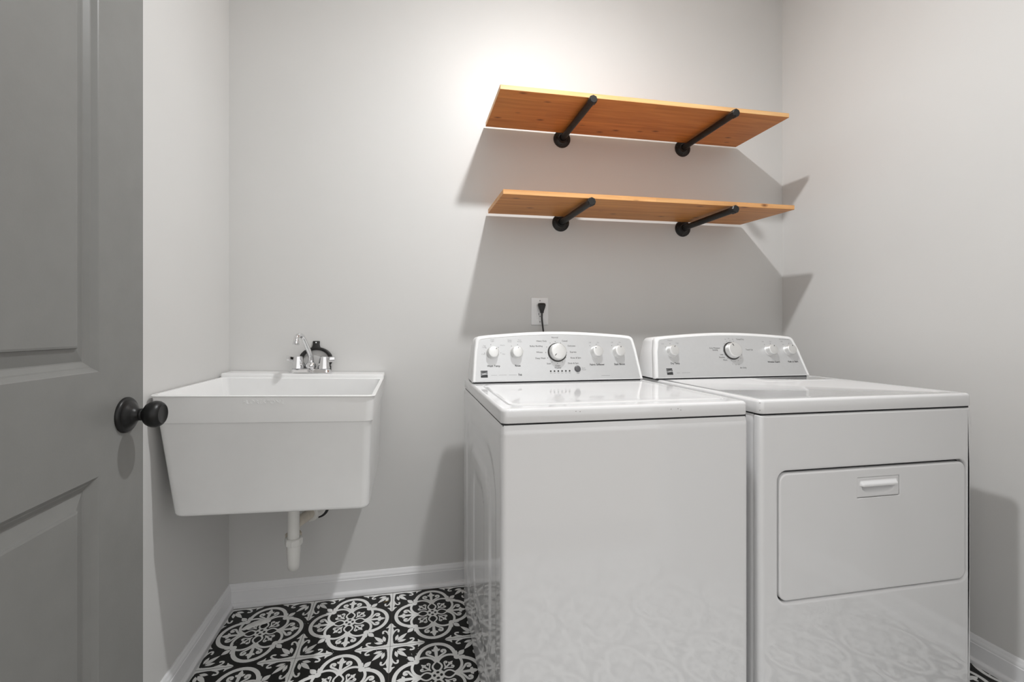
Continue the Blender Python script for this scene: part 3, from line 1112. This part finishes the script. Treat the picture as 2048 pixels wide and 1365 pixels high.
for s, dx, dz, al in (('Timed Dry', 0.030, 0.046, 'LEFT'), ('Touch Up', 0.062, 0.004, 'LEFT'), ('Air Only', 0.030, -0.067, 'CENTER'), ('Auto Moisture\nSensing', -0.078, 0.008, 'CENTER'),
                      ('Less', -0.046, -0.014, 'RIGHT'), ('Normal', -0.042, -0.025, 'RIGHT'), ('More', -0.034, -0.036, 'RIGHT')):
    label_at(dc, fd, s, 1.296 + dx, DKZ + dz, CS, 'print', al, 0.0, 0.92)
for s, dx, dz in (('90', -0.02, 0.046), ('80', -0.004, 0.049), ('60', 0.014, 0.046), ('20', 0.0, -0.055), ('30', 0.014, -0.054), ('10', -0.014, -0.052)):
    label_at(dc, fd, s, 1.296 + dx, DKZ + dz, 0.0065, 'printgrey')
for k in range(16):
    a = R(90 - 22.5 * k)
    dot_at(dc, fd, 1.296 + 0.0415 * math.cos(a), DKZ + 0.0415 * math.sin(a), 0.0011)
for cx, angs in ((1.0270, (145, 95, 50)), (1.4710, (128, 70)), (1.5600, (128, 70))):
    for a in angs:
        dot_at(dc, fd, cx + 0.0305 * math.cos(R(a)), DKZ + 0.0305 * math.sin(R(a)), 0.0012)
emblem(dc, fd, 0.9995, 0.9600, 0.0255)
dash_row(dc, fd, [(1.028, 1.043), (1.050, 1.086)], 0.9545, 0.0009)
for x, z in ((0.9545, 0.9215), (0.9560, 0.9010)):
    link('paint_chip', lathe([(0.0012, 0.0), (0.0012, 0.0005)], (DX_0 - 0.0005 + 0.004, DY0 + 0.004, z), (-0.7, -0.7, 0), 7), 'dirt', parent=dr)
link('paint_chip', lathe([(0.0011, 0.0), (0.0011, 0.0004)], (1.668, DY0, 0.7685), (0, -1, 0), 7), 'dirt', parent=dr)

# ------------------------------------------------------------------ utility sink
SX0, SYR, SZ = -0.7035, 1.908, 0.9400
sk = empty('utility_sink', (SX0, SYR, SZ), 'white deep wall-hung utility sink in the corner, tilting slightly to the right', 'sink')
sk.rotation_euler = (0, R(1.45), 0)
SW, SD = 0.6095, 0.5735
sinkL = []


def sl(x0, x1, y0, y1, z, r):
    sinkL.append([(x, y, z) for x, y in rrect(x0, x1, y0, y1, r, 8)])


rb = (0.012, 0.012, 0.030, 0.030)
sl(0.070, SW - 0.018, -SD + 0.036, -0.075, -0.3480, (0.03, 0.03, 0.03, 0.03))
sl(0.062, SW - 0.0145, -SD + 0.028, -0.066, -0.3475, (0.03, 0.03, 0.028, 0.028))
sl(0.0585, SW - 0.0125, -SD + 0.0245, -0.062, -0.3440, (0.03, 0.03, 0.026, 0.026))
sl(0.057, SW - 0.0115, -SD + 0.023, -0.060, -0.3380, (0.03, 0.03, 0.026, 0.026))
sl(0.0150, SW - 0.0105, -SD + 0.0155, -0.020, -0.0840, (0.02, 0.02, 0.026, 0.026))
sl(0.0135, SW - 0.0100, -SD + 0.0140, -0.012, -0.0805, (0.02, 0.02, 0.026, 0.026))
sl(0.0090, SW - 0.0060, -SD + 0.0100, -0.006, -0.0790, (0.015, 0.015, 0.026, 0.026))
sl(0.0082, SW - 0.0055, -SD + 0.0095, -0.004, -0.0760, (0.015, 0.015, 0.026, 0.026))
sl(0.0030, SW - 0.0030, -SD + 0.0022, -0.002, -0.0058, (0.01, 0.01, 0.024, 0.024))
sl(0.0022, SW - 0.0010, -SD + 0.0006, -0.001, -0.0048, (0.01, 0.01, 0.024, 0.024))
sl(0.0, SW, -SD, 0.0, -0.0036, (0.01, 0.01, 0.024, 0.024))
sl(0.0, SW, -SD, 0.0, -0.0016, (0.01, 0.01, 0.024, 0.024))
sl(0.0015, SW - 0.0015, -SD + 0.0015, -0.0005, 0.0, (0.01, 0.01, 0.023, 0.023))
sl(0.0110, SW - 0.0110, -SD + 0.0110, -0.1040, 0.0, (0.02, 0.02, 0.020, 0.020))
sl(0.0130, SW - 0.0130, -SD + 0.0130, -0.1060, -0.0020, (0.02, 0.02, 0.019, 0.019))
sl(0.0215, SW - 0.0175, -SD + 0.0160, -0.1090, -0.0500, (0.02, 0.02, 0.02, 0.02))
sl(0.0640, SW - 0.0240, -SD + 0.0300, -0.1180, -0.3150, (0.035, 0.035, 0.03, 0.03))
sl(0.0800, SW - 0.0400, -SD + 0.0460, -0.1340, -0.3300, (0.03, 0.03, 0.03, 0.03))
sl(0.3000, SW - 0.2600, -0.3400, -0.2900, -0.3330, (0.02, 0.02, 0.02, 0.02))
bs = link('basin', loft(sinkL), 'sink', parent=sk, smooth=True, angle=40)
lgL = []
for ins, z in ((0.0, -0.001), (0.0, 0.010), (0.0015, 0.0135), (0.005, 0.0150), (0.010, 0.0150)):
    lgL.append([(x, y, z) for x, y in rrect(0.0 + ins, SW - ins, -0.1020 + ins * 1.0, 0.0, (0.002, 0.002, 0.008, 0.008), 5)])
link('faucet_ledge', loft(lgL), 'sink', parent=sk, smooth=True, angle=40)
lt = text_mesh('FLORESTONE', 0.0150, 'CENTER', frame((0.2975, -SD + 0.0034, -0.0190), (1, 0, 0), (0, -0.107, 1)), 0.0013, 0.0, 1.22)
lo = link('embossed_lettering', lt, 'sink', parent=sk)
# drain fitting seen from above
link('drain_strainer', lathe([(0.045, -0.3328), (0.045, -0.3310), (0.038, -0.3300), (0.032, -0.3318), (0.0, -0.3318)], (0.330, -0.315, 0), (0, 0, 1), 28), 'chrome', parent=sk, smooth=True)

# ------------------------------------------------------------------ drain trap under the sink
DTX, DTY = -0.3925, 1.615
dt = empty('drain_trap', (DTX, DTY, 0), 'white plastic drain trap hanging below the utility sink', 'pipe')
link('tailpiece', lathe([(0.0195, 0.580), (0.0195, 0.375)], (0, 0, 0), (0, 0, 1), 28), 'pvc', parent=dt, smooth=True)


def slip_nut(o, axis, ri, ro, h, name='slip_nut', mat='pvc', par=None):
    """ribbed union nut"""
    n = 48
    ax = Vector(axis).normalized()
    t = Vector((0, 0, 1)) if abs(ax.z) < 0.9 else Vector((1, 0, 0))
    u = ax.cross(t).normalized()
    v = ax.cross(u).normalized()
    oo = Vector(o)
    L = []
    for rr_, hh, am in ((ri, 0.0, 0), (ro - 0.004, 0.0, 0), (ro - 0.001, 0.002, 0.3), (ro, 0.006, 1), (ro, h - 0.003, 1), (ro - 0.003, h, 0.3), (ri, h, 0)):
        L.append([oo + ax * hh + (u * math.cos(2 * math.pi * i / n) + v * math.sin(2 * math.pi * i / n)) * (rr_ + am * (0.0022 if i % 6 < 2 else 0.0)) for i in range(n)])
    return link(name, loft(L, False, False), mat, parent=dt if par is None else par, smooth=True, angle=30)


slip_nut((0, 0, 0.366), (0.06, 0.0, 1), 0.0190, 0.0275, 0.026)
pts = [(0, 0, 0.372), (0, 0, 0.340), (0, 0, 0.318)]
for i in range(1, 13):
    a = math.pi * i / 12
    pts.append((-0.019 * 0.5 * (1 - math.cos(a)), 0.040 * (1 - math.cos(a)), 0.318 - 0.040 * math.sin(a)))
pts.append((-0.019, 0.080, 0.345))
pts.append((-0.019, 0.080, 0.360))
rad = [0.0232, 0.0225, 0.0208] + [0.0205] * 12 + [0.0205, 0.0215]
link('trap_bend', tube(pts, rad, 24), 'pvc', parent=dt, smooth=True)
slip_nut((-0.019, 0.080, 0.352), (0, 0, 1), 0.0190, 0.0265, 0.022, mat='pvcold')
el = [(-0.019, 0.080, 0.365), (-0.0185, 0.083, 0.385), (-0.015, 0.098, 0.398), (-0.008, 0.130, 0.396), (0.008, 0.20, 0.388), (0.024, 0.292, 0.380)]
link('trap_arm', tube(catmull(el, 5), 0.0200, 20), 'pvcold', parent=dt, smooth=True)
slip_nut((0.0100, 0.210, 0.387), (0.20, 1, -0.09), 0.0190, 0.0320, 0.030, mat='pvc')
link('wall_flange', lathe([(0.047, 0.0), (0.047, 0.004), (0.044, 0.0065), (0.022, 0.009), (0.021, 0.004)], (0.024, YB - 0.0005 - DTY, 0.380), (0, -1, 0), 32), 'black', parent=dt, smooth=True)
link('wall_collar', lathe([(0.040, 0.006), (0.040, 0.012), (0.036, 0.016), (0.021, 0.017)], (0.020, YB - 0.001 - DTY, 0.382), (0, -1, 0), 32), 'pvc', parent=dt, smooth=True)

# ------------------------------------------------------------------ faucet on the sink ledge
FX, FY = -0.3840, 1.850
FZ = SZ + 0.0150 - (FX - SX0) * math.tan(R(1.45)) + 0.0004
fc = empty('faucet', (FX, FY, FZ), 'chrome two-handle faucet standing on the back ledge of the utility sink', 'faucet')
fc.rotation_euler = (0, R(1.45), 0)
fbL = []
for ins, z in ((0.0, 0.0), (0.0, 0.004), (0.002, 0.006), (0.004, 0.012), (0.008, 0.0165), (0.015, 0.0185)):
    fbL.append([(x, y, z) for x, y in rrect(-0.0815 + ins, 0.0815 - ins, -0.026 + ins, 0.026 - ins, 0.0255 - ins, 8)])
link('base_plate', loft(fbL), 'chrome', parent=fc, smooth=True, angle=40)
for s in (-1, 1):
    n = 10
    hL = []
    for rr_, z in ((0.0195, 0.017), (0.0225, 0.0185), (0.0225, 0.022), (0.0205, 0.030), (0.0170, 0.062), (0.0160, 0.066), (0.013, 0.0675)):
        hL.append([(s * 0.0500 + rr_ * (1 + (0.05 if i % 2 else 0)) * math.cos(2 * math.pi * i / 20), rr_ * (1 + (0.05 if i % 2 else 0)) * math.sin(2 * math.pi * i / 20), z) for i in range(20)])
    hnd = link('handle', loft(hL), 'chrome', parent=fc, smooth=True, angle=25)
    lv = []
    for x, w, z0, z1 in ((0.008, 0.008, 0.046, 0.0655), (0.022, 0.0085, 0.044, 0.0665), (0.034, 0.008, 0.046, 0.0675), (0.0415, 0.007, 0.0485, 0.0675), (0.0430, 0.005, 0.051, 0.0665)):
        lv.append([(s * (0.0500 + x), yy, zz) for yy, zz in rrect(-w, w, z0, z1, 0.0035, 3)])
    link('lever', loft(lv), 'chrome', parent=hnd, smooth=True, angle=35)
link('spout_ball', lathe([(0.0150, 0.017), (0.0190, 0.021), (0.0205, 0.028), (0.0195, 0.035), (0.0150, 0.041), (0.0105, 0.044)], (0, 0, 0), (0, 0, 1), 28), 'chrome', parent=fc, smooth=True, angle=60)
sp = catmull([(0, 0, 0.038), (0.0, -0.001, 0.058), (-0.003, -0.010, 0.078), (-0.010, -0.034, 0.108), (-0.0165, -0.058, 0.136), (-0.0215, -0.075, 0.150), (-0.0265, -0.092, 0.153), (-0.0310, -0.106, 0.146), (-0.0325, -0.112, 0.130)], 6)
rs = [0.0115 - 0.0022 * min(1, i / 16) for i in range(len(sp))]
link('spout', tube(sp, rs, 20), 'chrome', parent=fc, smooth=True, angle=60)
link('aerator', lathe([(0.0105, 0.0), (0.0118, 0.002), (0.0118, 0.015), (0.0100, 0.019)], (-0.0327, -0.1125, 0.116), (0.04, 0.10, 1), 24), 'chrome', parent=fc, smooth=True)

# ------------------------------------------------------------------ black ring leaning behind the faucet
RX, RY = -0.3735, 1.888
RZ = SZ + 0.0150 - (RX - SX0) * math.tan(R(1.45)) + 0.0008
rg = empty('drain_ring', (RX, RY, RZ), 'black plastic ring with a top tab leaning on the wall behind the faucet', 'ring')
rg.rotation_euler = (R(-9), 0, R(0))
n = 56
ro, ri, RC, RV = 0.0670, 0.0500, 0.0525, 0.77
L = []
for rr_, y in ((ri, 0.004), (ri + 0.001, -0.003), (ri + 0.006, -0.006), (ro - 0.006, -0.0065), (ro - 0.001, -0.003), (ro, 0.004), (ro - 0.003, 0.006), (ri + 0.003, 0.006), (ri, 0.004)):
    L.append([(rr_ * math.cos(2 * math.pi * i / n), y, RC + rr_ * RV * math.sin(2 * math.pi * i / n)) for i in range(n)])
link('ring', loft(L, False, False), 'black', parent=rg, smooth=True, angle=40)
tb = [[(x, y, z) for x, y in rrect(-w, w, -0.005, 0.005, 0.003, 3)] for w, z in ((0.021, RC + ro * RV - 0.008), (0.0155, RC + ro * RV + 0.002), (0.0135, RC + ro * RV + 0.010), (0.0140, RC + ro * RV + 0.022), (0.0125, RC + ro * RV + 0.0245))]
tbo = link('tab', loft(tb), 'black', parent=rg, smooth=True, angle=40)
link('tab_hole', lathe([(0.0030, 0.0), (0.0030, 0.0006)], (0, -0.0050, RC + ro * RV + 0.018), (0, -1, 0), 12), 'whiteplastic', parent=tbo)
link('foot_clip', box_mesh(0.040, 0.062, -0.008, 0.006, 0.003, 0.026, 0.002), 'black', parent=rg)

# ------------------------------------------------------------------ bits on the floor
sc = []
for t, w, h in ((0.0, 0.004, 0.0015), (0.12, 0.016, 0.003), (0.35, 0.020, 0.0045), (0.6, 0.018, 0.005), (0.85, 0.015, 0.004), (1.0, 0.006, 0.002)):
    x = -0.608 + 0.092 * t
    y = 1.752 + 0.030 * t + 0.008 * math.sin(t * 3)
    sc.append([(x + 0.35 * dx * 0.2, y + dx, 0.0012 + dz) for dx, dz in [(w * math.cos(a), h * (0.5 + 0.5 * math.sin(a))) for a in [2 * math.pi * i / 12 for i in range(12)]]])
tag(link('plaster_scrap', loft(sc), 'scrap', smooth=True), 'white elongated scrap lying on the corner tile below the sink', 'scrap')
lf = []
for t, w in ((0, 0.0008), (0.4, 0.004), (1.0, 0.0007)):
    lf.append([(-0.095 + 0.022 * t, 1.823 + 0.006 * t + dx, 0.0011 + dz + 0.001 * t) for dx, dz in ((-w, 0), (w, 0.0003), (w, 0.0009), (-w, 0.0006))])
tag(link('dry_leaf', loft(lf), 'leaf'), 'tiny dry leaf scrap on the tiles between sink and washer', 'leaf')
rnd = random.Random(11)
cv = []
cf = []
for cx, cy, nn, sp_ in ((-0.39, 1.735, 14, 0.030), (-0.25, 1.60, 22, 0.035), (-0.10, 1.58, 8, 0.03), (0.02, 1.52, 10, 0.05), (-0.60, 1.70, 8, 0.03)):
    for _ in range(nn):
        x = cx + rnd.gauss(0, sp_ * 0.5)
        y = cy + rnd.gauss(0, sp_ * 0.5)
        s = rnd.uniform(0.0006, 0.0016)
        b = len(cv)
        for k in range(5):
            a = k * 2 * math.pi / 5 + rnd.random()
            cv.append((x + s * math.cos(a), y + s * math.sin(a), 0.0009))
        cv.append((x, y, 0.0009 + s * 0.7))
        for k in range(5):
            cf.append((b + k, b + (k + 1) % 5, b + 5))
        cf.append((b + 4, b + 3, b + 2, b + 1, b))
tag(link('floor_crumbs', mesh(cv, cf), 'scrap'), 'pale crumbs scattered on the patterned floor tiles', 'crumbs', kind='stuff')

# ------------------------------------------------------------------ ceiling lamp (above the frame)
cl = empty('ceiling_lamp', (BULB[0], BULB[1], ZC), 'small ceiling lamp with a glowing dome on a short stem, centred above the room', 'lamp')
zb = BULB[2] - ZC
link('canopy', lathe([(0.060, 0.0), (0.060, -0.010), (0.045, -0.022), (0.012, -0.028), (0.0, -0.028)], (0, 0, 0), (0, 0, 1), 32), 'whiteplastic', parent=cl, smooth=True)
link('stem', lathe([(0.009, -0.024), (0.009, zb + 0.014)], (0, 0, 0), (0, 0, 1), 16), 'whiteplastic', parent=cl, smooth=True)
link('housing', lathe([(0.012, 0.022), (0.036, 0.016), (0.044, 0.006), (0.045, 0.001), (0.042, 0.0), (0.0, 0.0)], (0, 0, zb), (0, 0, 1), 32), 'whiteplastic', parent=cl, smooth=True)
dm = [(0.0405 * math.cos(t), -0.0135 * math.sin(t) - 0.0004) for t in [i / 8 * math.pi / 2 for i in range(9)]]
link('glowing_dome', lathe(dm, (0, 0, zb), (0, 0, 1), 28), 'bulb', parent=cl, smooth=True, angle=80)
